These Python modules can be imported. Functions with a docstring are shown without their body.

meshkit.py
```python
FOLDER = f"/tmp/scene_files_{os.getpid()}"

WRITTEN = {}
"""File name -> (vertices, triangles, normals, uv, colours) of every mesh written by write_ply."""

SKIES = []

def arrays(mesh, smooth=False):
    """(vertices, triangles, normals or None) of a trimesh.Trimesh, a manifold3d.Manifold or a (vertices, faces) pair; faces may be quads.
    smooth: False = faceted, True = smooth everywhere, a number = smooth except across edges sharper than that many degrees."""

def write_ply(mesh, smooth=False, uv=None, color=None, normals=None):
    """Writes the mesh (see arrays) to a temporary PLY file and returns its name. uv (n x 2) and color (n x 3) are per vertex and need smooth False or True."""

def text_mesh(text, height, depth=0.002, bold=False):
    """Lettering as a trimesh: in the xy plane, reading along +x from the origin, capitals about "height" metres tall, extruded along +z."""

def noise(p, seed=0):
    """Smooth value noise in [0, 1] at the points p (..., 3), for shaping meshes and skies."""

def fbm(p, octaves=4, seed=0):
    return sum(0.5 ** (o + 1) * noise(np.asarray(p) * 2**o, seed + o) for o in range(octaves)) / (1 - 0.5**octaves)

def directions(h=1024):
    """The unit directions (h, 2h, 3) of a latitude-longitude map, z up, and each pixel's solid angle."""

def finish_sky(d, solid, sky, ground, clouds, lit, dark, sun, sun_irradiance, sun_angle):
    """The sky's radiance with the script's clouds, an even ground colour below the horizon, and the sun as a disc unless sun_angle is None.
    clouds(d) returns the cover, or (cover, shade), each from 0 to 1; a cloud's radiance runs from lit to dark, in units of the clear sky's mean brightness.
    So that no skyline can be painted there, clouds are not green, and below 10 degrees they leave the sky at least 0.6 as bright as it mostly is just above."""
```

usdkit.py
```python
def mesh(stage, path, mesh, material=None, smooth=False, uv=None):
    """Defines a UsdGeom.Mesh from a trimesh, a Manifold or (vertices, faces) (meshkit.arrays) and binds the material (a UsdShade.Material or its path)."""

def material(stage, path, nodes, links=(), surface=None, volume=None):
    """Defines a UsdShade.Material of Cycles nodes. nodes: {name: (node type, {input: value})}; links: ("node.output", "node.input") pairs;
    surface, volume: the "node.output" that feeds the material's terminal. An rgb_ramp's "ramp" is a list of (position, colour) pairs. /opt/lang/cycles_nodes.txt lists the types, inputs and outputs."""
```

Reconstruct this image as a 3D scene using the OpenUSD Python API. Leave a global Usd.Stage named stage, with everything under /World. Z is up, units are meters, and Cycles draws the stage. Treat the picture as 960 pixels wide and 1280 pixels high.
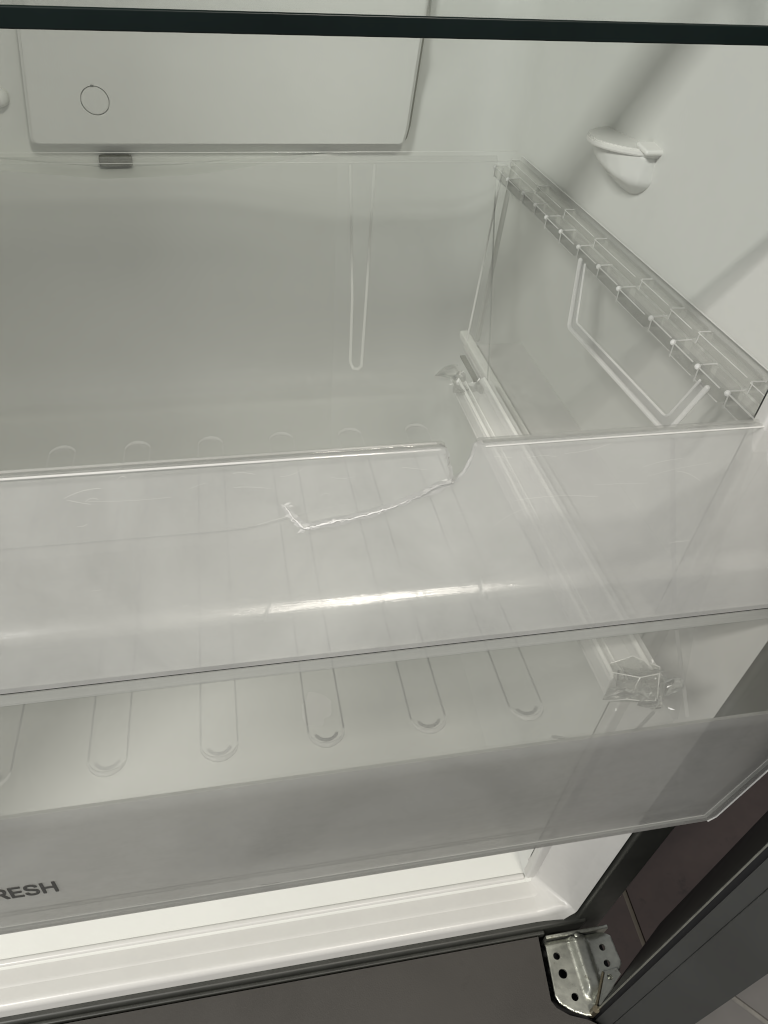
import math, random
import numpy as np
import trimesh, shapely
import manifold3d as m3
from shapely.geometry import Polygon, LineString, Point
from shapely import affinity
from pxr import Usd, UsdGeom, UsdLux, UsdShade, Gf, Sdf
import usdkit, meshkit

stage = Usd.Stage.CreateInMemory()
UsdGeom.SetStageUpAxis(stage, UsdGeom.Tokens.z)
UsdGeom.SetStageMetersPerUnit(stage, 1.0)
UsdGeom.Xform.Define(stage, '/World')
random.seed(4)
rng = np.random.default_rng(4)

# ------------------------------------------------------------------ camera, lamps, exposure
H = 1.485                                   # eye height above the floor tiles
cam = UsdGeom.Camera.Define(stage, '/World/camera')
R_ = (0.98196, -0.17698, 0.06659)           # right
U_ = (0.0806, 0.71033, 0.69924)             # up
B_ = (-0.17105, -0.68126, 0.71178)          # back
cam.AddTransformOp().Set(Gf.Matrix4d(*R_, 0, *U_, 0, *B_, 0, 0, 0, H, 1))
cam.CreateHorizontalApertureAttr(24.0)
cam.CreateVerticalApertureAttr(32.0)
cam.CreateFocalLengthAttr(24.73)
cam.CreateClippingRangeAttr(Gf.Vec2f(0.02, 100))
cam.CreateFStopAttr(0.0)
cam.CreateExposureAttr(0.0)

DOME = 0.28
LAMP = 84.0
usdkit.material(stage, '/World/Looks/room_air', {'b': ('background_shader', {'color': (0.93, 0.95, 1.0), 'strength': DOME})}, [], surface='b.background')
dome = UsdLux.DomeLight.Define(stage, '/World/sky')
UsdShade.MaterialBindingAPI.Apply(dome.GetPrim()).Bind(UsdShade.Material.Get(stage, '/World/Looks/room_air'))


def rect_lamp(name, pos, target, w, h, power, color):
    l = UsdLux.RectLight.Define(stage, '/World/' + name)
    z = np.array(pos, float) - np.array(target, float)
    z /= np.linalg.norm(z)
    x = np.cross((0, 0, 1.0), z); x /= np.linalg.norm(x)
    y = np.cross(z, x)
    l.AddTransformOp().Set(Gf.Matrix4d(*x, 0, *y, 0, *z, 0, *pos, 1))
    l.CreateWidthAttr(w); l.CreateHeightAttr(h)
    l.CreateIntensityAttr(power)
    l.CreateColorAttr(Gf.Vec3f(*color))
    return l


rect_lamp('ceiling_strip_lamp', (0.30, -0.55, H + 1.15), (0.30, 0.25, H - 0.3), 0.28, 0.19, LAMP, (1.0, 0.94, 0.84))
rect_lamp('ceiling_strip_lamp_001', (-1.00, -0.50, H + 1.12), (-1.00, 0.30, H - 0.2), 0.50, 0.10, LAMP * 2.6, (1.0, 0.975, 0.93))  # unseen lamp added at left to brighten the right wall

# ------------------------------------------------------------------ materials


def principled(name, color, rough=0.5, metallic=0.0, var=0.06, scale=12.0, bump=0.0, bscale=300.0, coat=0.0, spec=0.5, stretch=None, dirt=None):
    c = np.array(color, float)
    nodes = {'tc': ('geometry', {}),
             'm': ('mapping', {'scale': stretch or (1, 1, 1)}),
             'n': ('noise_texture', {'scale': scale, 'detail': 5.0, 'roughness': 0.6}),
             'r': ('rgb_ramp', {'ramp': [(0.25, tuple(c * (1 - var))), (0.75, tuple(np.minimum(c * (1 + var), 1)))]}),
             'rr': ('map_range', {'from_min': 0.2, 'from_max': 0.8, 'to_min': max(rough - 0.08, 0.02), 'to_max': rough + 0.08}),
             'p': ('principled_bsdf', {'metallic': metallic, 'coat_weight': coat, 'specular_ior_level': spec})}
    links = [('tc.position', 'm.vector'), ('m.vector', 'n.vector'), ('n.fac', 'r.fac'), ('n.fac', 'rr.value'), ('rr.result', 'p.roughness')]
    if dirt:
        nodes['dn'] = ('noise_texture', {'scale': dirt[1], 'detail': 8.0, 'roughness': 0.7})
        nodes['dr'] = ('rgb_ramp', {'ramp': [(dirt[2], (0, 0, 0)), (dirt[2] + 0.12, (1, 1, 1))]})
        nodes['dm'] = ('mix_color', {'b': dirt[0]})
        links += [('m.vector', 'dn.vector'), ('dn.fac', 'dr.fac'), ('dr.color', 'dm.fac'), ('r.color', 'dm.a'), ('dm.result', 'p.base_color')]
    else:
        links.append(('r.color', 'p.base_color'))
    if bump:
        nodes['bn'] = ('noise_texture', {'scale': bscale, 'detail': 3.0})
        nodes['b'] = ('bump', {'strength': bump, 'distance': 0.001})
        links += [('m.vector', 'bn.vector'), ('bn.fac', 'b.height'), ('b.normal', 'p.normal')]
    return usdkit.material(stage, '/World/Looks/' + name, nodes, links, surface='p.BSDF')


def clear_plastic(name, haze=0.15, tint=(0.972, 0.973, 0.969), milk=(0.82, 0.82, 0.805), rough=0.12, streak=(3, 60, 60), bump=0.08, ior=1.45, smear=0.0):
    """Scuffed transparent plastic: clear, a little milky from fine scratches, with a broken-up gloss."""
    nodes = {'g': ('geometry', {}),
             'm': ('mapping', {'scale': streak}),
             'n': ('noise_texture', {'scale': 22.0, 'detail': 6.0, 'roughness': 0.65}),
             'rr': ('map_range', {'from_min': 0.3, 'from_max': 0.7, 'to_min': rough * 0.6, 'to_max': rough * 1.6}),
             'bp': ('bump', {'strength': bump, 'distance': 0.0008}),
             't': ('transparent_bsdf', {'color': tint}),
             'd': ('diffuse_bsdf', {'color': milk}),
             'tl': ('translucent_bsdf', {'color': milk}),
             'sn': ('noise_texture', {'scale': 14.0, 'detail': 8.0, 'roughness': 0.68, 'distortion': 0.6}),
             'sr': ('rgb_ramp', {'ramp': [(0.36, tuple((1 - smear) * c for c in milk)), (0.50, tuple((1 - 0.3 * smear) * c for c in milk)), (0.66, tuple(min(1.0, (1 + 0.3 * smear) * c) for c in milk))]}),
             'dm': ('mix_closure', {'fac': 0.5}),
             'hz': ('mix_closure', {'fac': haze}),
             'gl': ('glossy_bsdf', {'color': (1, 1, 1), 'distribution': 'ggx'}),
             'ir': ('mix_float', {'a': ior, 'b': 1.0 / ior}),
             'fr': ('fresnel', {}),
             'o': ('mix_closure', {})}
    links = [('g.position', 'm.vector'), ('m.vector', 'n.vector'), ('n.fac', 'rr.value'), ('rr.result', 'gl.roughness'),
             ('n.fac', 'bp.height'), ('bp.normal', 'gl.normal'),
             ('g.position', 'sn.vector'), ('sn.fac', 'sr.fac'), ('sr.color', 'd.color'), ('sr.color', 'tl.color'), ('d.BSDF', 'dm.closure1'), ('tl.BSDF', 'dm.closure2'),
             ('t.BSDF', 'hz.closure1'), ('dm.closure', 'hz.closure2'),
             ('g.backfacing', 'ir.fac'), ('ir.result', 'fr.IOR'), ('fr.fac', 'o.fac'), ('hz.closure', 'o.closure1'), ('gl.BSDF', 'o.closure2')]
    return usdkit.material(stage, '/World/Looks/' + name, nodes, links, surface='o.closure')


def glass(name, color=(0.97, 0.975, 0.96), rough=0.03, ior=1.46, haze=0.13, mix=0.55):
    return usdkit.material(stage, '/World/Looks/' + name, {
        'p': ('principled_bsdf', {'base_color': color, 'roughness': rough, 'transmission_weight': 1.0, 'ior': ior}),
        'd': ('diffuse_bsdf', {'color': (0.9, 0.9, 0.88)}), 'tl': ('translucent_bsdf', {'color': (0.9, 0.9, 0.88)}), 't': ('transparent_bsdf', {'color': (0.97, 0.97, 0.96)}),
        'm': ('mix_closure', {'fac': 0.5}), 'c': ('mix_closure', {'fac': mix}), 'o': ('mix_closure', {'fac': haze})},
        [('d.BSDF', 'm.closure1'), ('tl.BSDF', 'm.closure2'), ('t.BSDF', 'c.closure1'), ('p.BSDF', 'c.closure2'), ('c.closure', 'o.closure1'), ('m.closure', 'o.closure2')], surface='o.closure')


M = {}
M['liner'] = principled('white_liner', (0.735, 0.742, 0.708), 0.38, var=0.025, scale=9, bump=0.05, bscale=500, dirt=((0.60, 0.59, 0.54), 40.0, 0.76))
M['liner_gloss'] = principled('white_liner_rim', (0.64, 0.635, 0.61), 0.30, var=0.02, scale=30, bump=0.05, bscale=400, dirt=((0.60, 0.57, 0.50), 60.0, 0.72))
M['duct'] = principled('duct_cover_white', (0.71, 0.715, 0.685), 0.5, var=0.02, scale=14, bump=0.06, bscale=700)
M['support'] = principled('support_white', (0.80, 0.80, 0.76), 0.35, var=0.02)
M['joint_shade_grey'] = principled('joint_shade_grey', (0.30, 0.30, 0.27), 0.7)
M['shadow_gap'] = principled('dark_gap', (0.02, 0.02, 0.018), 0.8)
M['grey_seal'] = principled('grey_seal', (0.17, 0.17, 0.15), 0.7, var=0.35, scale=150)
M['cabinet'] = principled('dark_cabinet_steel', (0.035, 0.036, 0.031), 0.45, var=0.18, scale=40, dirt=((0.08, 0.078, 0.065), 50.0, 0.66))
M['freezer'] = principled('grey_freezer_plastic', (0.050, 0.046, 0.041), 0.5, var=0.10, scale=10, bump=0.1, bscale=900, dirt=((0.036, 0.032, 0.028), 30.0, 0.62))
M['door_grey'] = principled('door_grey', (0.055, 0.057, 0.054), 0.5, var=0.12, scale=18, dirt=((0.10, 0.10, 0.092), 22.0, 0.64))
M['door_dark'] = principled('door_dark_skin', (0.014, 0.013, 0.010), 0.45, var=0.1)
M['gasket'] = principled('black_gasket', (0.012, 0.012, 0.013), 0.6)
M['zinc'] = principled('zinc_plate', (0.50, 0.51, 0.45), 0.36, metallic=0.85, var=0.22, scale=60, bump=0.15, bscale=250, dirt=((0.20, 0.19, 0.13), 80.0, 0.6))
M['rust_pin'] = principled('rusty_pin', (0.15, 0.13, 0.09), 0.5, metallic=0.6, var=0.3, scale=200)
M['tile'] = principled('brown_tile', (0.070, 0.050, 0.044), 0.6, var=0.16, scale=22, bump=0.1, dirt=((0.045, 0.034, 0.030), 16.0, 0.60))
M['grout'] = principled('grout', (0.17, 0.15, 0.12), 0.9, var=0.15, scale=60)
M['pale_lit_tile'] = principled('pale_lit_tile', (0.20, 0.188, 0.172), 0.5, var=0.05, scale=20, bump=0.08)  # paler copy of the floor tile, light put into its colour
M['pale_lit_grout'] = principled('pale_lit_grout', (0.30, 0.285, 0.255), 0.9, var=0.2, scale=60)
M['ink'] = principled('grey_print', (0.055, 0.055, 0.05), 0.6, dirt=((0.22, 0.22, 0.21), 900.0, 0.58))
M['front'] = clear_plastic('scuffed_front_plastic', haze=0.37, milk=(0.78, 0.785, 0.77), smear=0.16, rough=0.15, bump=0.10, streak=(2, 70, 70))
M['stress'] = clear_plastic('stress_whitened_plastic', haze=0.20, milk=(0.95, 0.95, 0.94), rough=0.2, streak=(60, 60, 60), bump=0.4)
M['front_bevel'] = clear_plastic('bevel_plastic', haze=0.5, milk=(0.66, 0.67, 0.64), rough=0.2)
M['front_mid'] = clear_plastic('clear_front_plastic', haze=0.12, milk=(0.66, 0.67, 0.62), rough=0.12, bump=0.04)
M['front_low'] = clear_plastic('shade_tinted_front_plastic', haze=0.44, tint=(0.80, 0.80, 0.79), smear=0.14, milk=(0.56, 0.56, 0.545), rough=0.30, bump=0.0, streak=(0.5, 0.9, 0.9))  # hazy band; grey tint paints in the shade and dark reflections behind it
M['tub'] = clear_plastic('clear_tub_plastic', haze=0.07, rough=0.10, streak=(40, 4, 10), bump=0.05)
M['side'] = clear_plastic('clear_side_plastic', haze=0.04, rough=0.08, streak=(10, 4, 30), bump=0.05)
M['rib_side'] = clear_plastic('rib_side_plastic', haze=0.045, tint=(1, 1, 1), milk=(0.98, 0.98, 0.97), rough=0.3, bump=0.0, ior=1.01)
M['rib_end'] = clear_plastic('rib_end_plastic', haze=0.30, tint=(1, 1, 1), ior=1.25, milk=(0.95, 0.95, 0.92), rough=0.10, bump=0.03)
M['rib'] = clear_plastic('rib_plastic', haze=0.14, tint=(1, 1, 1), ior=1.15, milk=(0.92, 0.92, 0.90), rough=0.10, bump=0.03)
M['runner'] = clear_plastic('runner_plastic', haze=0.58, milk=(0.93, 0.93, 0.91), rough=0.10, streak=(60, 3, 30), bump=0.10)
M['rim'] = glass('rim_clear', haze=0.05, mix=0.34)
M['edge'] = clear_plastic('edge_glint_plastic', haze=0.68, milk=(0.97, 0.97, 0.95), rough=0.08, bump=0.0)  # white haze paints in the highlights on clear plastic edges
M['chunk'] = glass('broken_clear', rough=0.04, haze=0.08, mix=0.85)
M['crack'] = clear_plastic('fractured_plastic', haze=0.96, milk=(0.99, 0.99, 0.98), rough=0.15, streak=(30, 30, 30), bump=0.5)
M['shelf_glass'] = clear_plastic('shelf_pane', haze=0.0, tint=(0.955, 0.97, 0.965), rough=0.01, streak=(1, 1, 1), bump=0.0, ior=1.5)
M['shelf_edge'] = principled('shelf_glass_edge', (0.004, 0.009, 0.008), 0.3, var=0.3, scale=20, spec=0.25)

# ------------------------------------------------------------------ scene helpers
used = {}


def numbered(path):
    n = used.get(path, 0)
    used[path] = n + 1
    return path if n == 0 else f'{path}_{n:03d}'


def tag(p, label=None, cat=None, group=None, kind=None):
    for k, v in (('label', label), ('category', cat), ('group', group), ('kind', kind)):
        if v:
            p.SetCustomDataByKey(k, v)


def thing(name, label, cat, loc=(0, 0, 0), rotx=None, group=None):
    x = UsdGeom.Xform.Define(stage, numbered('/World/' + name))
    x.AddTranslateOp().Set(Gf.Vec3d(*loc))
    if rotx is not None:
        x.AddRotateXOp().Set(rotx)
    tag(x.GetPrim(), label, cat, group)
    return str(x.GetPath())


def part(parent, name, mesh, mat, smooth=35, label=None, kind=None):
    p = usdkit.mesh(stage, numbered(f'{parent}/{name}'), mesh, M[mat] if isinstance(mat, str) else mat, smooth=smooth).GetPrim()
    tag(p, label, kind=kind)
    return str(p.GetPath())


def hullpts(pts):
    return m3.Manifold.hull_points(np.asarray(pts, float))


def rbox(lo, hi, r=0.0015):
    """A box with rounded edges."""
    lo, hi = np.array(lo, float), np.array(hi, float)
    r = min(r, 0.49 * (hi - lo).min())
    s = m3.Manifold.sphere(r, 12)
    c = [s.translate([lo[0] + r if i & 1 else hi[0] - r, lo[1] + r if i & 2 else hi[1] - r, lo[2] + r if i & 4 else hi[2] - r]) for i in range(8)]
    return m3.Manifold.batch_hull(c)


def box(lo, hi):
    return m3.Manifold.cube(list(np.array(hi, float) - np.array(lo, float))).translate(list(map(float, lo)))


def tri(m):
    a = m.to_mesh()
    return trimesh.Trimesh(a.vert_properties[:, :3], a.tri_verts, process=False)


def cs(poly):
    """CrossSection of a shapely polygon."""
    poly = shapely.geometry.polygon.orient(poly)
    rings = [np.array(poly.exterior.coords)[:-1]] + [np.array(i.coords)[:-1] for i in poly.interiors]
    return m3.CrossSection([np.ascontiguousarray(r, float) for r in rings], m3.FillRule.EvenOdd)


def sheet(poly, fn, t0, t1, res):
    """Extrudes a polygon in (a, b) from t0 to t1, refines it and maps every (a, b, t) through fn."""
    m = m3.Manifold.extrude(cs(poly), t1 - t0).translate([0, 0, t0]).refine_to_length(res)
    return m.warp_batch(lambda v: np.ascontiguousarray(fn(np.asarray(v)), float))


def tube(path, r, n=10, closed=False, squash=1.0):
    """A round bead along a path of 3D points, with rounded ends."""
    p = np.asarray(path, float)
    rr = np.full(len(p), r) if np.ndim(r) == 0 else np.asarray(r, float)
    parts = []
    if closed:
        p = np.vstack([p, p[:1]]); rr = np.r_[rr, rr[:1]]
    for i in range(len(p) - 1):
        parts.append(m3.Manifold.batch_hull([m3.Manifold.sphere(rr[i], n).translate(list(p[i])), m3.Manifold.sphere(rr[i + 1], n).translate(list(p[i + 1]))]))
    return m3.Manifold.batch_boolean(parts, m3.OpType.Add)


def round_profile(pts, radii, n=8):
    """2D polyline with its inner corners filleted."""
    pts = [np.array(p, float) for p in pts]
    out = [pts[0]]
    for i in range(1, len(pts) - 1):
        a, b, c = pts[i - 1], pts[i], pts[i + 1]
        u, v = (a - b) / np.linalg.norm(a - b), (c - b) / np.linalg.norm(c - b)
        ang = math.acos(np.clip(u @ v, -1, 1))
        r = radii[i - 1]
        d = min(r / math.tan(ang / 2), 0.45 * np.linalg.norm(a - b), 0.45 * np.linalg.norm(c - b))
        p0, p1 = b + u * d, b + v * d
        for k in range(n + 1):
            t = k / n
            out.append((1 - t) ** 2 * p0 + 2 * t * (1 - t) * b + t * t * p1)
    out.append(pts[-1])
    return np.array(out)


class Profile:
    """A curve in the (y, z) plane by arc length, with the normal to its left."""
    def __init__(self, pts, radii):
        q = round_profile(pts, radii)
        self.s = np.r_[0, np.cumsum(np.linalg.norm(np.diff(q, axis=0), axis=1))]
        self.L = self.s[-1]
        n = 600
        self.S = np.linspace(0, self.L, n)
        self.P = np.stack([np.interp(self.S, self.s, q[:, k]) for k in (0, 1)], 1)
        t = np.gradient(self.P, self.S, axis=0)
        k = np.ones(7) / 7
        t = np.stack([np.convolve(np.pad(t[:, j], 3, 'edge'), k, 'valid') for j in (0, 1)], 1)
        t /= np.linalg.norm(t, axis=1, keepdims=True)
        self.N = np.stack([-t[:, 1], t[:, 0]], 1)

    def at(self, s, off=0.0):
        s = np.asarray(s, float)
        sc = np.clip(s, 0, self.L)
        p = np.stack([np.interp(sc, self.S, self.P[:, k]) for k in (0, 1)], -1)
        n = np.stack([np.interp(sc, self.S, self.N[:, k]) for k in (0, 1)], -1)
        tang = np.stack([n[..., 1], -n[..., 0]], -1)
        return p + n * np.asarray(off)[..., None] + tang * (s - sc)[..., None]

    def map(self, v, off=None):
        q = self.at(v[:, 1], v[:, 2] if off is None else off)
        return np.column_stack([v[:, 0], q])


def rounded(poly, r):
    return poly.buffer(-r).buffer(r, quad_segs=6) if r > 0 else poly


# ------------------------------------------------------------------ setting: the tiled floor far below
def W(x, y, z):
    """Point given relative to the eye height."""
    return (x, y, z + H)


fl = part('/World', 'floor', tri(box((-0.6, -0.9, -0.03), (3.0, 2.6, -0.003))), 'grout', smooth=False)
tag(stage.GetPrimAtPath(fl), kind='structure')
ts, gap = 0.40, 0.010
region_cut = Polygon([(0, 0), (3.6, 1.36), (3.6, -3), (0, -3)])      # from here paler tiles paint in the light beyond the door


def add_tiles(parent, x0, y0, nx, ny, size, mat, inside, rot=0.0, z=0.0):
    for i in range(nx):
        for j in range(ny):
            p = Polygon([(x0 + i * size + gap / 2, y0 + j * size + gap / 2), (x0 + (i + 1) * size - gap / 2, y0 + j * size + gap / 2),
                         (x0 + (i + 1) * size - gap / 2, y0 + (j + 1) * size - gap / 2), (x0 + i * size + gap / 2, y0 + (j + 1) * size - gap / 2)])
            p = affinity.rotate(p, rot, origin=(x0, y0))
            q = inside(p)
            if q.is_empty or q.area < 1e-4 or q.geom_type != 'Polygon':
                continue
            m = m3.Manifold.extrude(cs(q), 0.008).translate([0, 0, z - 0.005 + random.uniform(-0.0006, 0.0006)])
            part(parent, 'floor_tile', tri(m), mat, smooth=False)


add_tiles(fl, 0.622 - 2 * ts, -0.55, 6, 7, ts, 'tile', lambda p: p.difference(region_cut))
pf = part('/World', 'pale_lit_floor', tri(m3.Manifold.extrude(cs(Polygon([(0.3, -0.2), (0.3, 0.112), (2.6, 0.980), (2.6, -0.2)])), 0.006).translate([0, 0, -0.002])), 'pale_lit_grout', smooth=False)
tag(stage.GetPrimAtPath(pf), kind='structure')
add_tiles(pf, 0.6455, 0.3245, 5, 5, 0.36, 'pale_lit_tile', lambda p: p.intersection(Polygon([(0.32, -0.15), (0.32, 0.116), (2.5, 0.94), (2.5, -0.15)])), rot=-48, z=0.006)
add_tiles(pf, 0.6455, 0.3245, 5, 5, 0.36, 'pale_lit_tile', lambda p: p.intersection(Polygon([(0.32, -0.15), (0.32, 0.116), (2.5, 0.94), (2.5, -0.15)])), rot=42, z=0.006)
add_tiles(pf, 0.6455, 0.3245, 5, 5, 0.36, 'pale_lit_tile', lambda p: p.intersection(Polygon([(0.32, -0.15), (0.32, 0.116), (2.5, 0.94), (2.5, -0.15)])), rot=222, z=0.006)

# ------------------------------------------------------------------ the refrigerator
F = thing('refrigerator', 'white inside of an empty refrigerator with raised back panel and dark steel edge', 'refrigerator', W(0, 0, 0))
XW, XL, YB, ZF = 0.2445, -0.33, 0.684, -0.716      # right wall, left wall, back wall, floor of the liner
YFi, YFo = 0.221, 0.188                            # inner and outer edge of the bevelled front rim
ZFo, XFo = -0.706, 0.2483
ZT = 0.42


def grid_surface(rows, thick_dir=None):
    """Closed shell: a lofted grid of points (n, m, 3) and its copy moved by thick_dir."""
    a = np.asarray(rows, float)
    n, m, _ = a.shape
    b = a + (np.asarray(thick_dir, float) if np.ndim(thick_dir) == 1 else thick_dir)
    v = np.vstack([a.reshape(-1, 3), b.reshape(-1, 3)])
    f, o = [], n * m
    idx = lambda i, j: i * m + j
    for i in range(n - 1):
        for j in range(m - 1):
            p, q, r, s = idx(i, j), idx(i, j + 1), idx(i + 1, j + 1), idx(i + 1, j)
            f += [[p, q, r], [p, r, s], [o + p, o + r, o + q], [o + p, o + s, o + r]]
    edge = [idx(0, j) for j in range(m)] + [idx(i, m - 1) for i in range(1, n)] + [idx(n - 1, j) for j in range(m - 2, -1, -1)] + [idx(i, 0) for i in range(n - 2, 0, -1)]
    for k in range(len(edge)):
        p, q = edge[k], edge[(k + 1) % len(edge)]
        f += [[q, p, o + p], [q, o + p, o + q]]
    t = trimesh.Trimesh(v, f, process=False)
    t.fix_normals()
    return t


# one moulded liner: right wall, rounded corner, back wall, rounded corner, left wall (plan), lofted in height
plan = round_profile([(XW, YFi), (XW, YB), (XL, YB), (XL, YFi)], [0.045, 0.045], n=10)
dense = []
for a, b in zip(plan[:-1], plan[1:]):
    k = max(1, int(np.linalg.norm(b - a) / 0.02))
    dense += [a + (b - a) * t / k for t in range(k)]
dense.append(plan[-1])
dense = np.array(dense)
zs = np.r_[np.linspace(ZF, ZF + 0.03, 5), np.linspace(ZF + 0.05, ZT, 50)]
rows = []
for z in zs:
    inset = 0.03 * (1 - math.sqrt(max(0, 1 - (1 - min(1, (z - ZF) / 0.03)) ** 2)))
    c = dense - np.array([(XW + XL) / 2, 0])
    pl = np.column_stack([c[:, 0] * (1 - inset / 0.29) + (XW + XL) / 2, np.minimum(dense[:, 1], YB - inset)])
    rows.append(np.column_stack([pl, np.full(len(pl), z)]))
rows = np.array(rows)
# a soft moulded dimple in the rear corner
d = np.exp(-(((rows[..., 0] - 0.185) / 0.012) ** 2 + ((rows[..., 2] + 0.205) / 0.014) ** 2))
rows[..., 1] += 0.006 * d * (rows[..., 1] > YB - 0.03)
part(F, 'liner_wall', grid_surface(rows[:, ::-1], np.stack([(rows[:, ::-1, 0] > (XW + XL) / 2) * 0.012 - 0.006, np.full(rows.shape[:2], 0.006), np.zeros(rows.shape[:2])], -1)), 'liner', smooth=50)
part(F, 'liner_floor', tri(box((XL - 0.004, YFi - 0.001, ZF - 0.012), (XW + 0.003, YB + 0.004, ZF + 0.0005))), 'liner', smooth=False)
part(F, 'liner_roof', tri(box((XL - 0.004, YFi + 0.05, ZT - 0.002), (XW + 0.003, YB + 0.004, ZT + 0.01))), 'liner', smooth=False)

# bevelled white front rim: a U swept round the opening, with a rounded outer edge
rim2 = round_profile([(0.0, 0.0), (0.028, 0.006), (0.033, -0.012)], [0.006], n=8)     # (towards the front, up) at the bottom rail
prof = [(-0.006, -0.003)] + [tuple(p) for p in rim2]
prof = np.array(prof)
XFi = 0.2275


def rim_row(px, pz, dirx, dirz, cor=1.0):
    out = []
    for fwd, up in prof:
        out.append((px - dirx * up * cor, YFi - fwd, pz - dirz * up * cor))
    return out


# corner geometry: follow a path in (x, z) with outward direction, mitred by an arc
path = []
for x in np.linspace(XL + 0.03, XFi - 0.012, 14):
    path.append((x, ZF, 0.0, -1.0))
for a in np.linspace(0, 90, 9)[1:-1]:
    t = math.radians(a)
    path.append((XFi - 0.012 + 0.012 * math.sin(t), ZF + 0.012 - 0.012 * math.cos(t), math.sin(t), -math.cos(t)))
for z in np.linspace(ZF + 0.012, ZT, 26):
    path.append((XFi, z, 1.0, 0.0))
rail = []
for x, z, dx, dz in path:
    r = []
    for k, (fwd, up) in enumerate(prof):
        o = (fwd / 0.033) * (0.021 * abs(dx) + 0.0 * abs(dz)) if fwd > 0 else 0.0
        r.append((x + dx * (o - (0.004 if fwd <= 0 else 0)) - dx * 0.0, YFi - fwd, z + (up if abs(dz) > 0.5 else up * abs(dz)) + 0.0))
    rail.append(r)
part(F, 'front_rim', grid_surface(np.array(rail), (0, 0.012, -0.002)), 'liner_gloss', smooth=60)
# thin steps just inside the rim
part(F, 'rim_step', tri(rbox((XFi - 0.012, YFi + 0.0015, ZF + 0.004), (XW + 0.004, YFi + 0.010, ZT - 0.01), 0.002)), 'liner_gloss')
part(F, 'rim_step', tri(rbox((XL + 0.03, YFi + 0.0025, ZF - 0.003), (XFi - 0.012, YFi + 0.008, ZF + 0.003), 0.002)), 'liner_gloss')

# dark steel front of the cabinet
part(F, 'cabinet_crossbar', tri(rbox((XL - 0.02, 0.184, -0.80), (0.262, 0.1985, -0.7215), 0.003)), 'cabinet')
part(F, 'cabinet_crossbar_trim', tri(rbox((XL - 0.02, 0.1805, -0.7345), (0.2225, 0.1842, -0.7262), 0.0012)), 'cabinet')
part(F, 'cabinet_stile', tri(rbox((XFo + 0.0035, 0.186, -1.40), (0.281, 0.80, ZT), 0.003)), 'cabinet')
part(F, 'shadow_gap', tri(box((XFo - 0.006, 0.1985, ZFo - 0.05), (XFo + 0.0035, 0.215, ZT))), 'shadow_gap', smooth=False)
part(F, 'freezer_box', tri(box((XL - 0.02, 0.2, -1.40), (XFo + 0.003, 0.70, ZF - 0.03))), 'cabinet', smooth=False)

# raised air duct cover on the back wall, with a round plug
duct_poly = rounded(Polygon([(-0.1422, -0.2585), (0.1560, -0.2590), (0.1588, -0.2450), (0.1668, -0.140), (0.1668, 0.30), (-0.1180, 0.30), (-0.1280, -0.14)]), 0.006)
duct = m3.Manifold.extrude(cs(duct_poly), 0.009)
duct_in = m3.Manifold.extrude(cs(duct_poly.buffer(-0.0025)), 0.0025).translate([0, 0, 0.009])
duct = m3.Manifold.batch_hull([duct, duct_in]) if False else duct + duct_in
plug_c, plug_r = (-0.0877, -0.2244), 0.0106
ring = Point(plug_c).buffer(plug_r, quad_segs=24).difference(Point(plug_c).buffer(plug_r - 0.0007, quad_segs=24))
duct = duct - m3.Manifold.extrude(cs(ring), 0.004).translate([0, 0, 0.0095])
notch = Point(plug_c[0] - 0.0005, plug_c[1] + plug_r - 0.0006).buffer(0.0014)
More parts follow.
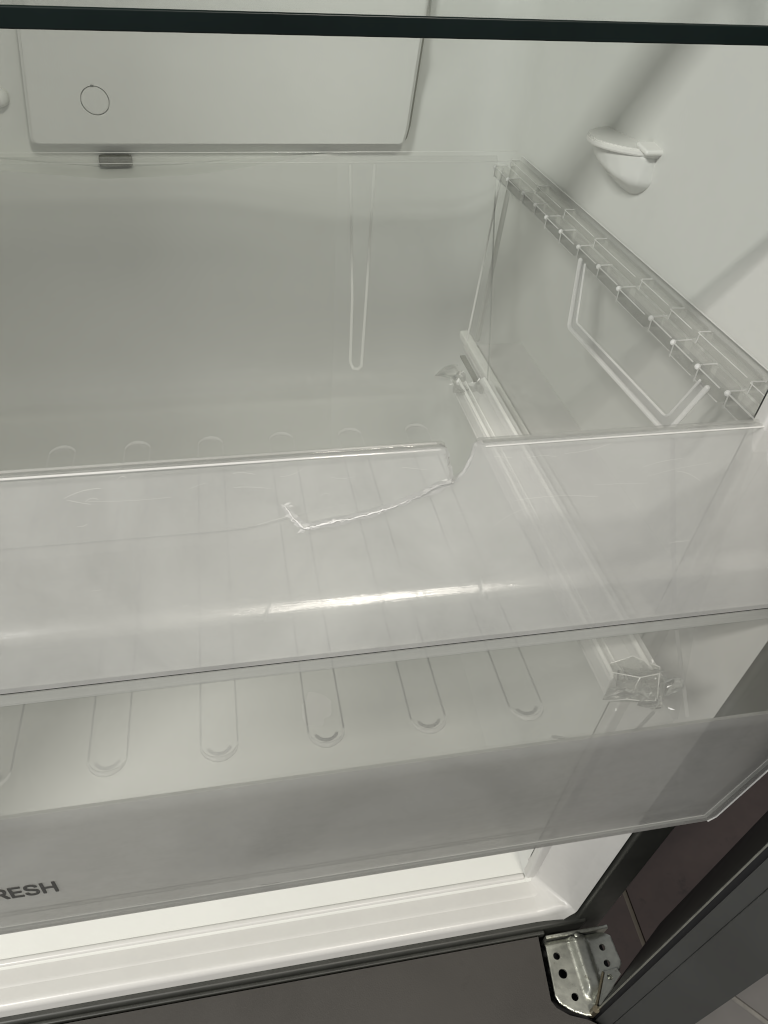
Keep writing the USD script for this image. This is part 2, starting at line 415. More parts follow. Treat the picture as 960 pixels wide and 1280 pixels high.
duct = duct - m3.Manifold.extrude(cs(notch), 0.004).translate([0, 0, 0.0095])
toback = lambda m: m.rotate([90, 0, 0]).translate([0, YB - 0.001, 0])
cover = part(F, 'air_duct_cover', tri(toback(duct)), 'duct', smooth=25)
part(cover, 'plug', tri(toback(m3.Manifold.extrude(cs(Point(plug_c).buffer(plug_r - 0.0012, quad_segs=24)), 0.0012).translate([0, 0, 0.0105]))), 'duct', smooth=25)
part(F, 'cover_edge_shade', tri(toback(m3.Manifold.extrude(cs(affinity.translate(duct_poly, 0.0034, 0.0)), 0.0018))), 'joint_shade_grey', smooth=False)  # grey sheet put in for the shaded right edge of the cover
# lower back panel below the duct, its top edge sagging in a shallow curve
xs = np.linspace(-0.31, 0.118, 40)
top = np.interp(xs, [-0.31, -0.165, -0.09, -0.03, 0.017, 0.099, 0.118], [-0.262, -0.2725, -0.2795, -0.2775, -0.2735, -0.268, -0.267])
lower = Polygon([(-0.31, -0.70)] + list(zip(xs, top)) + [(0.150, -0.267), (0.150, -0.70)])
def lower_map(v):
    f = np.clip((0.135 - v[:, 0]) / 0.16, 0, 1); f = f * f * (3 - 2 * f)
    return np.column_stack([v[:, 0], v[:, 1], (v[:, 2] + 0.004) * f - 0.004])


lp = sheet(lower, lower_map, 0.0, 0.022, 0.02)
part(F, 'lower_back_panel', tri(toback(lp)), 'liner', smooth=30)
part(F, 'drain_seal', tri(rbox((-0.094, YB - 0.008, -0.277), (-0.068, YB - 0.002, -0.268), 0.002)), 'grey_seal')
part(F, 'duct_recess_ridge', tri(tube([(-0.30, YB - 0.004, -0.212), (-0.158, YB - 0.002, -0.226)], 0.007, 16)), 'liner')

# shelf support moulded on the right wall: a half-round ledge over a tapering bracket
ys = np.linspace(0.4177, 0.4920, 45)
ww = np.sin(np.linspace(0.0, math.pi, 45)) ** 0.62
zt = np.interp(ys, [0.4177, 0.4920], [-0.1642, -0.1770])
brk = []
for y, w, z in zip(ys[2:-2], ww[2:-2], zt[2:-2]):
    brk += [(XW + 0.002, y, z - 0.003), (XW - 0.0205 * w, y, z - 0.003)]
for zz_, hw, pr in ((-0.184, 0.034, 0.018), (-0.190, 0.028, 0.011), (-0.195, 0.020, 0.005), (-0.198, 0.010, 0.0005)):
    for a in np.linspace(0, math.pi, 9):
        brk.append((XW + 0.002 - (pr + 0.002) * math.sin(a) ** 0.8, 0.452 + hw * math.cos(a), zz_))
sup = hullpts(brk).refine_to_length(0.003)
sup_t = tri(sup); trimesh.smoothing.filter_taubin(sup_t, iterations=12)
sp = part(F, 'shelf_support', sup_t, 'liner', smooth=60)
led = Polygon([(XW + 0.002, ys[0])] + [(XW - 0.0250 * w, y) for y, w in zip(ys, ww)] + [(XW + 0.002, ys[-1])])
slab = [m3.Manifold.extrude(cs(led.buffer(-d_)), 0.0042 - 2 * e_).translate([0, 0, e_]) for d_, e_ in ((0.0, 0.0012), (0.0004, 0.0006), (0.0012, 0.0))]
ledge = m3.Manifold.batch_boolean(slab, m3.OpType.Add).warp_batch(lambda v: np.column_stack([np.asarray(v)[:, :2], np.interp(np.asarray(v)[:, 1], [0.4177, 0.4920], [-0.1642, -0.1770]) + np.asarray(v)[:, 2] - 0.0040]))
lt = tri(ledge)
part(sp, 'ledge', lt, 'support', smooth=60)
part(sp, 'stop', tri(rbox((XW - 0.010, 0.4157, -0.1660), (XW + 0.002, 0.4301, -0.1628), 0.0014)), 'support')

# ------------------------------------------------------------------ glass shelves
GS = thing('glass_shelf', 'clear glass shelf with dark green polished front edge crossing the top of the picture', 'shelf', W(0, 0.2395, -0.0582))
part(GS, 'glass_pane', tri(box((XL + 0.002, 0.0016, -0.0049), (XW - 0.003, 0.36, -0.0002))), 'shelf_glass', smooth=False)
part(GS, 'front_edge', tri(rbox((XL + 0.002, 0.0, -0.0052), (XW - 0.003, 0.0015, 0.0001), 0.0006)), 'shelf_edge')

US = thing('added_upper_shelf', 'unseen glass shelf added higher up, its white front trim casting a shadow stripe', 'shelf', W(0, 0.235, 0.1330))
part(US, 'glass_pane', tri(box((XL + 0.002, 0.008, 0.006), (XW - 0.003, 0.36, 0.011))), 'shelf_glass', smooth=False)
part(US, 'front_trim', tri(rbox((XL + 0.002, 0.0, -0.002), (XW - 0.003, 0.0085, 0.030), 0.002)), 'support')  # unseen trim, added to cast the stripe of shade on the right wall

# ------------------------------------------------------------------ the crisper drawer (drawer frame: x right, y back, z up, tilted 7 degrees)
OX, OY, OZ = 0.02686, 0.16701, -0.32057
TILT = -7.007
DR = thing('crisper_drawer', 'clear plastic crisper drawer with cracked, chipped front rim and FRESH on its front', 'drawer', W(OX, OY, OZ), TILT)
XLd = -0.245
front = Profile([(-0.005, -0.1045), (-0.0125, 0.0), (0.0165, 0.045), (0.047, 0.125)], [0.010, 0.05])
LEDGE, TOP = 0.1565, front.L
left_notch = [(0.0500, TOP), (0.0515, TOP - 0.0005), (0.0526, TOP - 0.0030), (0.0533, 0.2367), (0.0545, 0.2287)]
crack_pts = [(0.0545, 0.2287), (0.0490, 0.2280), (0.0452, 0.2262), (0.0407, 0.2239), (0.0360, 0.2228), (0.0308, 0.2206), (0.0230, 0.2189), (0.0145, 0.2172), (0.0070, 0.2166), (0.0, 0.2153), (-0.0054, 0.2146), (-0.0090, 0.2188), (-0.0121, 0.2243)]
right_notch = [(0.0545, 0.2287), (0.0590, 0.2312), (0.0616, 0.2350), (0.0632, 0.2393), (0.0641, 0.2425), (0.0662, TOP)]
outline = Polygon([(XLd, 0.0), (0.2128, 0.0), (0.2165, 0.004), (0.2320, 0.066), (0.243, 0.110), (0.243, TOP)] + right_notch[::-1] + left_notch[::-1][1:] + [(XLd, TOP)])
slit = LineString(crack_pts).buffer(0.0003, cap_style=2)
front_poly = outline.difference(slit)
flap = Polygon(left_notch + crack_pts[1:] + [(-0.05, TOP)])


def front_map(v):
    s, t = v[:, 1], v[:, 2]
    # the upper plate stands proud over a bevel; a shallow moulded step above it
    k = np.clip((s - (LEDGE - 0.0056)) / 0.0050, 0, 1)
    k2 = np.clip((0.1870 - s) / 0.0090, 0, 1); k2 = k2 * k2 * (3 - 2 * k2)
    ridge = 0.0034 * k2 * np.clip((s - 0.160) / 0.02, 0, 1)
    out = t + (t > 0.0012) * (0.0030 * k + ridge)
    inside = shapely.contains_xy(flap, v[:, 0], s)
    lift = 0.0022 * np.clip((v[:, 0] + 0.06) / 0.11, 0, 1) ** 1.5 * np.clip((s - 0.21) / 0.02, 0, 1)
    return front.map(v, out + inside * lift)


SB = 0.1055                                  # where the front folds down into its lower band
band = lambda a, b: front_poly.intersection(shapely.box(-1, a, 1, b)).segmentize(0.004)
fp = part(DR, 'upper_front', tri(sheet(band(LEDGE + 0.0006, 1), front_map, 0.0, 0.0025, 0.0015)), 'front', smooth=30, label='scuffed milky upper plate with cracked and chipped rim')
part(DR, 'seam_shade_line', tri(sheet(band(LEDGE - 0.0002, LEDGE + 0.0005), lambda v: front.map(v), 0.0006, 0.0045, 0.006)), 'shadow_gap', smooth=False)  # dark strip put in for the shading along the plate's lower edge
part(DR, 'front_bevel', tri(sheet(band(LEDGE - 0.0058, LEDGE - 0.0003), front_map, 0.0, 0.0025, 0.003)), 'front_bevel', smooth=30)
part(DR, 'middle_front', tri(sheet(band(SB + 0.0004, LEDGE - 0.0060), front_map, 0.0, 0.0025, 0.0045)), 'front_mid', smooth=30)
lowf = part(DR, 'lower_front', tri(sheet(band(-1, SB), front_map, 0.0, 0.0025, 0.0045)), 'front_low', smooth=30, label='hazy lower band with grey shade in its tint, printed FRESH')

# bright fractured edge along the crack and the chip
def on_front(pts, off=0.0):
    p = np.asarray(pts, float)
    o = np.full(len(p), off)
    k = (p[:, 1] > LEDGE) * 0.003
    return np.column_stack([p[:, 0], front.at(p[:, 1], o + k)])


def jag(pts, step, amp, seed):
    g = np.random.default_rng(seed)
    l = LineString(pts)
    n = max(2, int(l.length / step))
    q = np.array([l.interpolate(k / n, normalized=True).coords[0] for k in range(n + 1)])
    q[1:-1] += g.normal(0, amp, (n - 1, 2))
    return q


for i, (w, amp, off) in enumerate(((0.00026, 0.00010, 0.0030), (0.00018, 0.00026, 0.0028), (0.00010, 0.00055, 0.0029))):
    q = jag(crack_pts, 0.0013, amp, 10 + i)
    g = np.random.default_rng(30 + i)
    part(fp, 'crack_edge', tri(tube(on_front(q, off), w * (0.3 + 1.3 * g.random(len(q)) ** 2), 6)), 'crack', smooth=False)
bandp = LineString(jag(crack_pts, 0.004, 0.0006, 77)).buffer(0.0014, cap_style=2).difference(LineString(crack_pts).buffer(0.0004))
for g_ in getattr(bandp, 'geoms', [bandp]):
    part(fp, 'fracture_face', tri(sheet(g_, lambda v: np.column_stack([v[:, 0], front.at(v[:, 1], v[:, 2] + 0.003)]), 0.0026, 0.0029, 0.002)), 'stress', smooth=False)
# scuffs above the crack
g = np.random.default_rng(91)
for k in range(34):
    x0 = g.uniform(-0.11, 0.17)
    s0 = TOP - abs(g.normal(0.0, 0.012)) - 0.002 if k % 3 else g.uniform(0.165, 0.24)
    L_ = g.exponential(0.009) + 0.002
    ang, bow = g.normal(0.0, 0.22), g.normal(0, 0.0006)
    pts = [(x0 + L_ * t * math.cos(ang), s0 + L_ * t * math.sin(ang) + bow * math.sin(math.pi * t)) for t in np.linspace(0, 1, 7)]
    pts = [p for p in pts if not (0.046 < p[0] < 0.070) and p[1] < TOP - 0.001]
    if len(pts) > 2:
        up_ = 0.0022 * max(0, min(1, (pts[0][0] + 0.06) / 0.11)) ** 1.5 * (pts[0][0] < 0.05) * max(0, min(1, (pts[0][1] - 0.21) / 0.02))
        part(fp, 'scratch', tri(tube(on_front(pts, 0.0026 + up_), 0.00004 + 0.00007 * g.random(), 5)), 'rib_end', smooth=False)
shards = []
g = np.random.default_rng(7)
for k in range(26):
    l = LineString(crack_pts)
    x, s = l.interpolate(float(g.choice([g.uniform(0, 0.012), g.uniform(0.058, 0.078), g.uniform(0, 0.08)]))).coords[0]
    c = on_front([(x + g.normal(0, 0.0006), s + g.normal(0, 0.0006))], 0.0018)[0]
    pts = c + g.normal(0, 1, (7, 3)) * np.array([0.0012, 0.0004, 0.0007])
    shards.append(hullpts(pts))
part(fp, 'crack_shards', tri(m3.Manifold.compose(shards)), 'crack', smooth=False, kind='stuff')
q = jag(right_notch, 0.002, 0.0002, 3)
part(fp, 'chip_edge', tri(tube(on_front(q, 0.0010), 0.0007 + 0.0006 * np.random.default_rng(5).random(len(q)), 7)), 'stress', smooth=False)
q = jag(left_notch, 0.002, 0.0001, 4)
part(fp, 'chip_edge', tri(tube(on_front(q, 0.0005), 0.0006, 8)), 'rim', smooth=30)

# bead along the top rim, left and right of the chip
part(DR, 'rim_bead', tri(tube(on_front([(XLd, TOP), (-0.1, TOP), (0.03, TOP), (0.0500, TOP)], 0.0012), 0.0017, 12)), 'rim', smooth=40)
part(DR, 'rim_bead', tri(tube(on_front([(0.0662, TOP), (0.12, TOP), (0.243, TOP)], -0.0008), 0.0015, 12)), 'rim', smooth=40)
part(DR, 'rim_glint_line', tri(tube(on_front([(XLd, TOP - 0.0010), (-0.1, TOP - 0.0010), (0.0, TOP - 0.0010), (0.0490, TOP - 0.0012)], 0.0036), 0.0005, 8)), 'edge')  # bright line painted as the highlight of the rim
part(DR, 'rim_glint_line', tri(tube(on_front([(XLd, TOP + 0.0010), (0.0, TOP + 0.0010), (0.0480, TOP + 0.0008)], 0.0012), 0.0006, 8)), 'rib_end')
part(DR, 'rim_glint_line', tri(tube(on_front([(0.0680, TOP - 0.0014), (0.12, TOP - 0.0012), (0.19, TOP - 0.0012)], 0.0027), 0.0004, 8)), 'edge')
# rolled lip along the bottom edge and the slanted right edge
lip = LineString([(XLd, 0.001), (0.2128, 0.001), (0.2320, 0.066), (0.243, 0.110), (0.243, 0.20)])
lq = np.array([lip.interpolate(k / 80, normalized=True).coords[0] for k in range(81)])
part(DR, 'front_lip', tri(tube(np.column_stack([lq[:, 0], front.at(lq[:, 1], np.full(81, 0.001))]), 0.0014, 10)), 'rim', smooth=40)
lipstrip = LineString([(XLd, 0.0065), (0.2092, 0.0065), (0.2262, 0.064), (0.237, 0.110)])
lq = np.array([lipstrip.interpolate(k / 60, normalized=True).coords[0] for k in range(61)])
part(DR, 'front_lip', tri(tube(np.column_stack([lq[:, 0], front.at(lq[:, 1], np.full(61, -0.004))]), 0.0011, 8)), 'rim', smooth=40)
lq = np.array([(0.2128, 0.0), (0.2165, 0.004), (0.2320, 0.066), (0.243, 0.110), (0.243, 0.150)])
part(DR, 'lip_edge', tri(tube(np.column_stack([lq[:, 0], front.at(lq[:, 1], np.full(5, 0.0026))]), 0.0005, 6)), 'edge', smooth=40)
lq = np.array([(XLd + 0.004, 0.0072), (0.2085, 0.0072), (0.2245, 0.064), (0.235, 0.110), (0.236, 0.15)])
part(DR, 'lip_edge', tri(sheet(LineString(lq).buffer(0.0016), lambda v: front.map(v), 0.0026, 0.0030, 0.004)), 'front_bevel', smooth=False)
# little gate mark under the bottom edge
part(DR, 'mould_mark', tri(tube([(-0.034, -0.004, -0.1052), (-0.031, -0.004, -0.1062), (-0.026, -0.004, -0.1055)], 0.0011, 8)), 'crack', smooth=40)
# upright ribs on the inside of the front panel
for x0, x1, s0, s1 in ((0.1660, 0.1520, 0.108, 0.238), (0.1660, 0.1840, 0.100, 0.040)):
    ss = np.linspace(s0, s1, 14)
    xx = np.interp(ss, sorted((s0, s1)), (x0, x1) if s0 < s1 else (x1, x0))
    part(DR, 'front_rib', tri(tube(np.column_stack([xx, front.at(ss, np.full(14, -0.0012))]), 0.0010, 8)), 'rib', smooth=40)
# bottom foot seen through the lower front
foot = [(0.120, 0.02, -0.045), (0.155, 0.012, -0.052), (0.163, 0.008, -0.018)]
part(DR, 'foot_rib', tri(tube(foot, 0.0009, 8)), 'rib', smooth=40)
part(DR, 'foot_rib', tri(tube([(0.112, 0.005, -0.060), (0.150, 0.002, -0.060)], 0.0008, 8)), 'rib', smooth=40)

# FRESH, printed on the lower front
txt = meshkit.text_mesh('FRESH', 0.0100, depth=0.0003, bold=True)
tw = txt.bounds[1, 0]
v = np.array(txt.vertices)
sx = 0.034 / tw
tv = np.column_stack([-0.1238 + (v[:, 0] * sx - 0.034), 0.0388 + v[:, 1], 0.0028 + v[:, 2]])
part(lowf, 'lettering', trimesh.Trimesh(front.map(tv), txt.faces, process=False), 'ink', smooth=False)

# tub: floor, rounded into a raked back wall that ends in a folded rim
tub = Profile([(-0.0105, 0.0), (0.295, 0.0), (0.3105, 0.0168), (0.4340, 0.1230), (0.4360, 0.1275), (0.4405, 0.1282)], [0.040, 0.030, 0.002, 0.002])
sd_x = lambda z: 0.158 + 0.27 * z
ss = np.linspace(0, tub.L, 90)
yz = tub.at(ss, np.zeros(90))
tub_poly = Polygon([(XLd, 0), *[(float(sd_x(max(z, 0))) + 0.0012, s) for s, (y, z) in zip(ss, yz)], (XLd, tub.L)])
part(DR, 'tub_floor_and_back', tri(sheet(tub_poly, lambda v: tub.map(v), -0.0012, 0.0012, 0.007)), 'tub', smooth=30)
# highlight lines painted along the back rim
part(DR, 'rim_glint_line', tri(tube([(XLd, 0.4350, 0.1262), (0.212, 0.4350, 0.1262)], 0.0003, 6)), 'edge')
part(DR, 'rim_glint_line', tri(tube([(XLd, 0.4472, 0.1305), (0.212, 0.4472, 0.1305)], 0.0003, 6)), 'edge')
# upright channel on the back wall
bw = lambda x, z: (x, 0.4340 - (0.1230 - z) * (0.139 / 0.123) - 0.0012, z + 0.0012)
chan = [bw(0.0738, 0.123), bw(0.0640, 0.05), bw(0.0575, 0.018), bw(0.0590, 0.0145), bw(0.0625, 0.0140), bw(0.0655, 0.0155), bw(0.0745, 0.05), bw(0.0928, 0.123)]
part(DR, 'back_channel', tri(tube(chan, 0.0011, 10)), 'rib_end', smooth=40)

# side wall (raked plate) with a raised frame round its window
y_front = lambda z: float(np.interp(z, front.P[:, 1], front.P[:, 0])) + 0.0005
y_back = lambda z: float(np.interp(z, tub.P[330:560, 1], tub.P[330:560, 0])) - 0.0008
zz = np.linspace(0.002, 0.1235, 16)
side_poly = Polygon([(y_front(z), z) for z in zz] + [(y_back(z), z) for z in zz[::-1]])
part(DR, 'side_wall', tri(sheet(side_poly, lambda v: np.column_stack([sd_x(v[:, 1]) + v[:, 2], v[:, 0], v[:, 1]]), 0.0, 0.0024, 0.012)), 'side', smooth=30)
on_side = lambda y, z, o=0.0: (sd_x(z) + o, y, z)
fr_pts = round_profile([(0.2446, 0.119), (0.2225, 0.0850), (0.0940, 0.0890), (0.0858, 0.119)], [0.006, 0.006], n=6)
part(DR, 'window_frame', tri(tube([on_side(y, z, -0.0006) for y, z in fr_pts], 0.0015, 10)), 'edge', smooth=40)
fr2 = round_profile([(0.2375, 0.119), (0.2170, 0.0905), (0.1000, 0.0945), (0.0930, 0.119)], [0.005, 0.005], n=6)
part(DR, 'window_frame', tri(tube([on_side(y, z, -0.0004) for y, z in fr2], 0.0007, 10)), 'edge', smooth=40)
win = Polygon(fr2)
part(DR, 'window_step', tri(sheet(Polygon(fr_pts).difference(win), lambda v: np.column_stack([sd_x(v[:, 1]) - 0.0018 + v[:, 2], v[:, 0], v[:, 1]]), 0.0, 0.0016, 0.01)), 'rib', smooth=30)
# vertical rear corner
for k_, (r_, o_) in enumerate(((0.0020, 0.0), (0.0008, 0.0085))):
    cpath = [(0.1655 + 0.040 * t - o_, 0.3450 + 0.086 * t, 0.0330 + 0.089 * t) for t in np.linspace(-0.12, 1, 12)]
    part(DR, 'rear_corner', tri(tube(cpath, r_, 12)), 'rim' if k_ == 0 else 'edge', smooth=40)

# side rim: stepped flange with upstand, ridges and a row of cross ribs
xo, xi = 0.2154, 0.1908
part(DR, 'rim_upstand', tri(rbox((xo - 0.0016, 0.047, 0.1233), (xo, 0.4390, 0.1290), 0.0007)), 'side')
ends = [0.437, 0.3690, 0.3160, 0.2600, 0.1950, 0.1560, 0.1280, 0.0770, 0.0490]
for i, (b, a) in enumerate(zip(ends[:-1], ends[1:])):
    o = 0.0013 * (i % 2)
    n = 2 if b - a > 0.05 else 1
    outer = rbox((0.2040 - o, a + 0.0022, 0.1216), (0.2128, b - 0.0012, 0.1272), 0.0012)
    part(DR, 'rim_block', tri(outer ), 'rim')
    part(DR, 'rim_glint_line', tri(tube([(0.2040 - o, a + 0.0030, 0.1270), (0.2040 - o, b - 0.0020, 0.1270)], 0.00035, 6)), 'edge')  # pale lines painted as glints on the block edges
    part(DR, 'rim_glint_line', tri(tube([(0.2110, b - 0.0014, 0.1270), (0.2050 - o, b - 0.0014, 0.1272), (0.2040 - o, b - 0.0034, 0.1268), (0.2036 - o, b - 0.0030, 0.1220)], 0.00038, 6)), 'edge')
    m_ = 0.5 * (a + b)
    for q0, q1 in ((a, m_), (m_, b)) if n == 2 else ((a, b),):
        part(DR, 'rim_step', tri(rbox((0.1914 + o, q0 + 0.0016, 0.1150), (0.2026 - o, q1 - 0.0010, 0.1226), 0.0012) ), 'rim')
        part(DR, 'rim_glint_line', tri(tube([(0.1915 + o, q0 + 0.0030, 0.1224), (0.1915 + o, q1 - 0.0022, 0.1224)], 0.0005, 6)), 'edge')
        part(DR, 'rim_glint_line', tri(tube([(0.1918 + o, q0 + 0.0020, 0.1155), (0.1918 + o, q1 - 0.0020, 0.1155)], 0.0005, 6)), 'edge')
        part(DR, 'rim_glint_line', tri(tube([(0.2020, q1 - 0.0012, 0.1228), (0.1925 + o, q1 - 0.0014, 0.1228), (0.1913 + o, q1 - 0.0034, 0.1222), (0.1913 + o, q1 - 0.0030, 0.1150)], 0.00042, 6)), 'edge')
        part(DR, 'rim_glint_dot', tri(m3.Manifold.sphere(0.0016, 14).translate([0.1916 + o, q1 - 0.0020, 0.1222])), 'crack')  # white dots painted in for specular sparkles on the rim
part(DR, 'rim_glint_line', tri(tube([(xo - 0.0004, 0.048, 0.1290), (xo - 0.0004, 0.4380, 0.1290)], 0.00045, 6)), 'edge')

# long moulded ribs in the floor
for k in range(-5, 3):
    x = 0.0466 * k + 0.0002
    if x < XLd + 0.02:
        continue
    st = LineString([(x, 0.0083), (x, 0.2430)]).buffer(0.0086, quad_segs=10)
    for sx_ in (-1, 1):
        strip = shapely.box(x + sx_ * 0.0079 - 0.0004, 0.0083, x + sx_ * 0.0079 + 0.0004, 0.2430)
        part(DR, 'floor_rib', tri(m3.Manifold.extrude(cs(strip), 0.0003).translate([0, 0, 0.0014])), 'rib_side', smooth=False)
    for yc_, sg, mat_, rr in ((0.0083, -1, 'rib_end', 0.0012), (0.2430, 1, 'rib', 0.0013)):
        arc = [(x + 0.0079 * math.sin(a), yc_ + sg * 0.0079 * math.cos(a), 0.0016) for a in np.linspace(-1.4, 1.4, 15)]
        part(DR, 'floor_rib_end', tri(tube(arc, rr * (0.25 + 0.75 * np.sin(np.linspace(0.1, math.pi - 0.1, 15))), 8)), mat_, smooth=60)
        arc = [(x + 0.0050 * math.sin(a), yc_ + sg * 0.0050 * math.cos(a), 0.0014) for a in np.linspace(-1.1, 1.1, 11)]
        part(DR, 'floor_rib_end', tri(tube(arc, 0.0008, 6)), 'rib_side', smooth=60)

g = np.random.default_rng(12)
blob = Polygon([(-0.0030 + r * math.cos(t), 0.0200 + 1.25 * r * math.sin(t)) for t, r in zip(np.linspace(0, 2 * math.pi, 15)[:-1], 0.0062 + g.normal(0, 0.0009, 14))]).buffer(0.001)
part(DR, 'residue_patch', tri(m3.Manifold.extrude(cs(blob), 0.0003).translate([0, 0, 0.0013])), 'rib_end', smooth=False)
# clear runner along the right edge of the floor
teeth = [(0.1325, 0.0014), (0.1325, 0.0120), (0.1345, 0.0140), (0.1365, 0.0110), (0.1385, 0.0105), (0.1400, 0.0118), (0.1415, 0.0100), (0.1500, 0.0104), (0.1515, 0.0128), (0.1540, 0.0138), (0.1560, 0.0115), (0.1600, 0.0105), (0.1600, 0.0014)]
run = m3.Manifold.extrude(m3.CrossSection([np.array(teeth[::-1])]), 0.282)
run = run.rotate([90, 0, 0]).translate([0, 0.290, 0])
rn = part(DR, 'runner', tri(run), 'runner', smooth=20)
for x_, z_, r_, m_ in ((0.1345, 0.0136, 0.0012, 'edge'), (0.1400, 0.0116, 0.0006, 'edge'), (0.1540, 0.0134, 0.0013, 'edge'), (0.1325, 0.0030, 0.0008, 'rib_end')):
    part(rn, 'runner_ridge', tri(tube([(x_, 0.010, z_), (x_, 0.289, z_)], r_, 10)), m_, smooth=40)
# jagged clear ends of the runner


def chunk(c, size, seed, n=9):
    g = np.random.default_rng(seed)
    ms = []
    for k in range(n):
        o = np.array(c) + g.uniform(-1, 1, 3) * np.array(size)
        ms.append(hullpts(o + g.normal(0, 1, (9, 3)) * np.array(size) * 0.45))
    return m3.Manifold.batch_boolean(ms, m3.OpType.Add)


def broken_end(c, size, seed, n):
    e = part(rn, 'runner_end', tri(chunk(c, size, seed, n)), 'chunk', smooth=15)
    g = np.random.default_rng(seed + 50)
    sh = []
    for k in range(9):
        o = np.array(c) + g.normal(0, 0.62, 3) * np.array(size) + np.array([0, 0, 0.5 * size[2]])
        d1 = g.normal(0, 1, 3); d1 /= np.linalg.norm(d1)
        L = g.uniform(0.0010, 0.0032)
        sh.append(hullpts(np.vstack([o + d1 * L * t + g.normal(0, 1, (3, 3)) * 0.00025 for t in (-0.5, 0.1, 0.5)])))
    part(e, 'splinters', tri(m3.Manifold.compose(sh)), 'crack', smooth=False, kind='stuff')


part(rn, 'end_block', tri(hullpts([(0.1330, 0.004, 0.0015), (0.1595, 0.001, 0.0015), (0.1340, 0.010, 0.0150), (0.1450, 0.004, 0.0165), (0.1560, 0.006, 0.0150), (0.1600, 0.012, 0.0120), (0.1380, -0.001, 0.0085), (0.1520, -0.004, 0.0070), (0.1480, 0.018, 0.0150), (0.1345, 0.017, 0.0120)])), 'chunk', smooth=False)
ev = [(0.1340, 0.010, 0.0152), (0.1450, 0.004, 0.0167), (0.1560, 0.006, 0.0152), (0.1600, 0.012, 0.0122)]
part(rn, 'block_glint_line', tri(tube(ev, 0.00028, 6)), 'edge')  # thin white tubes draw the glints of the block
part(rn, 'block_glint_line', tri(tube([(0.1345, 0.017, 0.0122), (0.1480, 0.018, 0.0152), (0.1600, 0.012, 0.0122)], 0.00028, 6)), 'edge')
part(rn, 'block_glint_line', tri(tube([(0.1330, 0.004, 0.0020), (0.1380, -0.001, 0.0087), (0.1450, 0.004, 0.0167)], 0.00028, 6)), 'edge')
part(rn, 'block_glint_line', tri(tube([(0.1380, -0.001, 0.0087), (0.1520, -0.004, 0.0072), (0.1595, 0.001, 0.0020)], 0.00028, 6)), 'edge')
part(rn, 'block_glint_line', tri(tube([(0.1520, -0.004, 0.0072), (0.1560, 0.006, 0.0152)], 0.00028, 6)), 'edge')
broken_end((0.1475, 0.002, 0.0105), (0.0125, 0.0075, 0.0052), 5, 9)
broken_end((0.1375, 0.290, 0.0120), (0.0110, 0.0150, 0.0070), 8, 6)

# white rail of the refrigerator under the drawer's right edge (in the drawer's slope)
c_, s_ = math.cos(math.radians(TILT)), math.sin(math.radians(TILT))


def d2w(v):
    v = np.asarray(v, float)
    return np.column_stack([v[:, 0] + OX, c_ * v[:, 1] - s_ * v[:, 2] + OY, s_ * v[:, 1] + c_ * v[:, 2] + OZ])


def drawer_part(m):
    t = tri(m); t.vertices = d2w(t.vertices); return t


rl = part(F, 'drawer_rail', drawer_part(rbox((0.1660, 0.06, -0.0130), (0.2190, 0.385, -0.0080), 0.0015)), 'liner_gloss')
part(rl, 'rail_lip', drawer_part(rbox((0.1665, 0.06, -0.0085), (0.1742, 0.40, -0.0020), 0.0012)), 'support')
part(rl, 'rail_slot', drawer_part(box((0.1612, 0.06, -0.0140), (0.1655, 0.375, -0.0125))), 'joint_shade_grey', smooth=False)

# ------------------------------------------------------------------ freezer door top, hinge bracket, open door
ZH = -0.728
kx = 1.1375
P = lambda x, y: (x * kx, y * kx)
FD = thing('freezer_door', 'grey plastic top edge of the freezer door below the white sill', 'door', W(0, 0, ZH))
top_poly = Polygon([(-0.36, 0.1785), P(0.1895, 0.1577), P(0.1855, 0.1158), P(0.1880, 0.1110), P(0.1960, 0.1050), P(0.2075, 0.1005), (0.262, 0.098), (0.262, 0.03), (-0.36, 0.03)])
part(FD, 'top_cover', tri(m3.Manifold.extrude(cs(top_poly), 0.012).translate([0, 0, -0.0095])), 'freezer', smooth=False)
part(FD, 'back_lip', tri(rbox((-0.36, 0.1700, -0.0050), (0.2135, 0.1784, -0.0022), 0.0012)), 'freezer')
part(FD, 'inner_core', tri(box((-0.36, 0.035, -0.40), (0.258, 0.176, -0.022))), 'gasket', smooth=False)

HB = thing('hinge_bracket', 'zinc plated steel hinge plate with pressed ridge and screw holes at the lower right corner', 'hinge', W(0, 0, ZH))
hp = Polygon([P(0.1936, 0.1540), P(0.1897, 0.1180), P(0.1915, 0.1135), P(0.1985, 0.1075), P(0.2075, 0.1030), P(0.2130, 0.1020), P(0.2300, 0.1120), P(0.2458, 0.1306), P(0.2445, 0.1500), P(0.2400, 0.1540)])
hp = hp.buffer(-0.002).buffer(0.002, quad_segs=5)
for x, y, r in ((0.1991, 0.1429, 0.0029), (0.1999, 0.1310, 0.0037), (0.2036, 0.1154, 0.0030), (0.2353, 0.1431, 0.0027), (0.2349, 0.1323, 0.0028)):
    hp = hp.difference(Point(P(x, y)).buffer(r, quad_segs=10))


def hinge_map(v):
    x, y = v[:, 0] / kx, v[:, 1] / kx
    d = np.clip(1 - np.abs(x - 0.2185) / 0.0075, 0, 1)
    d = np.minimum(d * 1.9, 1.0); d = d * d * (3 - 2 * d)
    e = np.clip((y - 0.1110) / 0.008, 0, 1)
    back = np.clip((y - 0.1490) / 0.005, 0, 1)
    o = v.copy()
    o[:, 2] += 0.0055 * d * e * e * (3 - 2 * e) - 0.004 * back * back
    return o


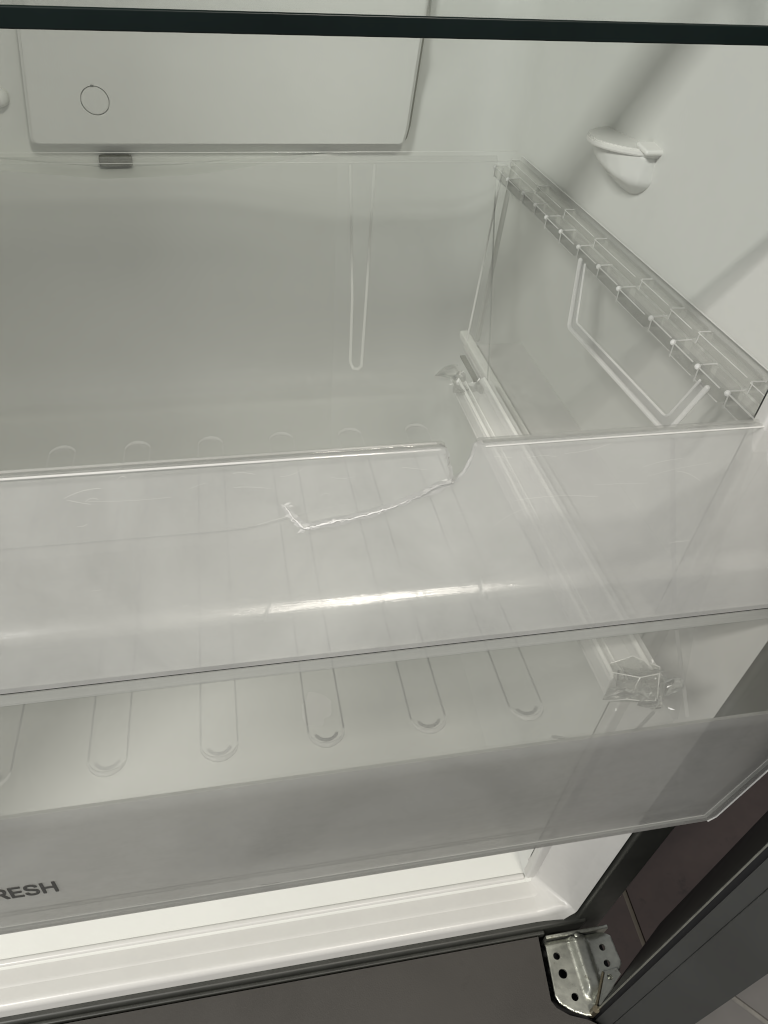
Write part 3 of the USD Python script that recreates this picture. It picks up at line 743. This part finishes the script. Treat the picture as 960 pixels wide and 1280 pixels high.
part(HB, 'plate', tri(sheet(hp, hinge_map, 0.0, 0.0022, 0.0018)), 'zinc', smooth=40)
part(HB, 'upright_flange', tri(rbox((0.2225, 0.1768, -0.030), (0.2795, 0.1800, 0.0005), 0.001)), 'zinc')
part(HB, 'screw', tri(m3.Manifold.sphere(0.0026, 20).scale([1, 1, 0.6]).translate([0.2485, 0.1745, 0.0045])), 'zinc')
part(HB, 'hinge_pin', tri(m3.Manifold.cylinder(0.016, 0.0028, 0.0028, 20).translate([0.2425, 0.1185, -0.004])), 'rust_pin')
part(HB, 'recess_floor', tri(box((0.205, 0.100, -0.030), (0.276, 0.1765, -0.020))), 'gasket', smooth=False)

DO = thing('fridge_door', 'opened dark grey refrigerator door with black gasket on the right', 'door', W(0, 0, 0))
ZB = -0.735
C, A_, A2, A3, A4, Bp = (0.330, 0.1752), (0.2440, 0.1181), (0.2440, 0.1145), (0.2475, 0.1132), (0.2498, 0.1065), (0.266, 0.0802)
E1, G1 = (0.70, 0.222), (0.70, 0.36)


def prism(poly, z0, z1):
    return m3.Manifold.extrude(cs(Polygon(poly)), z1 - z0).translate([0, 0, z0])


part(DO, 'outer_skin', tri(prism([C, A_, (0.2475, 0.1210), (0.40, 0.20), (0.68, 0.35)], ZB, 0.5)), 'door_dark', smooth=False)
part(DO, 'gasket', tri(prism([(0.2445, 0.1178), (0.2470, 0.1146), (0.256, 0.119), (0.254, 0.123)], ZB, 0.5)), 'gasket', smooth=False)
part(DO, 'door_edge', tri(prism([(0.2448, 0.1139), (0.2462, 0.1128), (0.2505, 0.1062), (0.2525, 0.118)], ZB, 0.5)), 'door_grey', smooth=False)
part(DO, 'edge_panel', tri(prism([(0.2503, 0.1054), (0.2512, 0.1044), Bp, E1, (0.66, 0.30), (0.262, 0.122)], ZB, 0.5)), 'door_grey', smooth=False)
part(DO, 'trim_line', tri(prism([(0.2441, 0.1176), (0.2437, 0.1184), (0.2452, 0.1194), (0.2455, 0.1184)], ZB, 0.5)), 'zinc', smooth=False)
leaf = Polygon([(0.2465, 0.1250), (0.2600, 0.1440), (0.2720, 0.1450), (0.2740, 0.1400), (0.2480, 0.1210)]).difference(Point(0.2640, 0.1395).buffer(0.0022))
part(DO, 'hinge_leaf', tri(m3.Manifold.extrude(cs(leaf), 0.003).translate([0, 0, ZH + 0.004])), 'zinc', smooth=False)
part(DO, 'leaf_edge', tri(tube([(0.2445, 0.1205, ZH + 0.008), (0.2590, 0.1430, ZH + 0.008)], 0.0013, 8)), 'rust_pin')
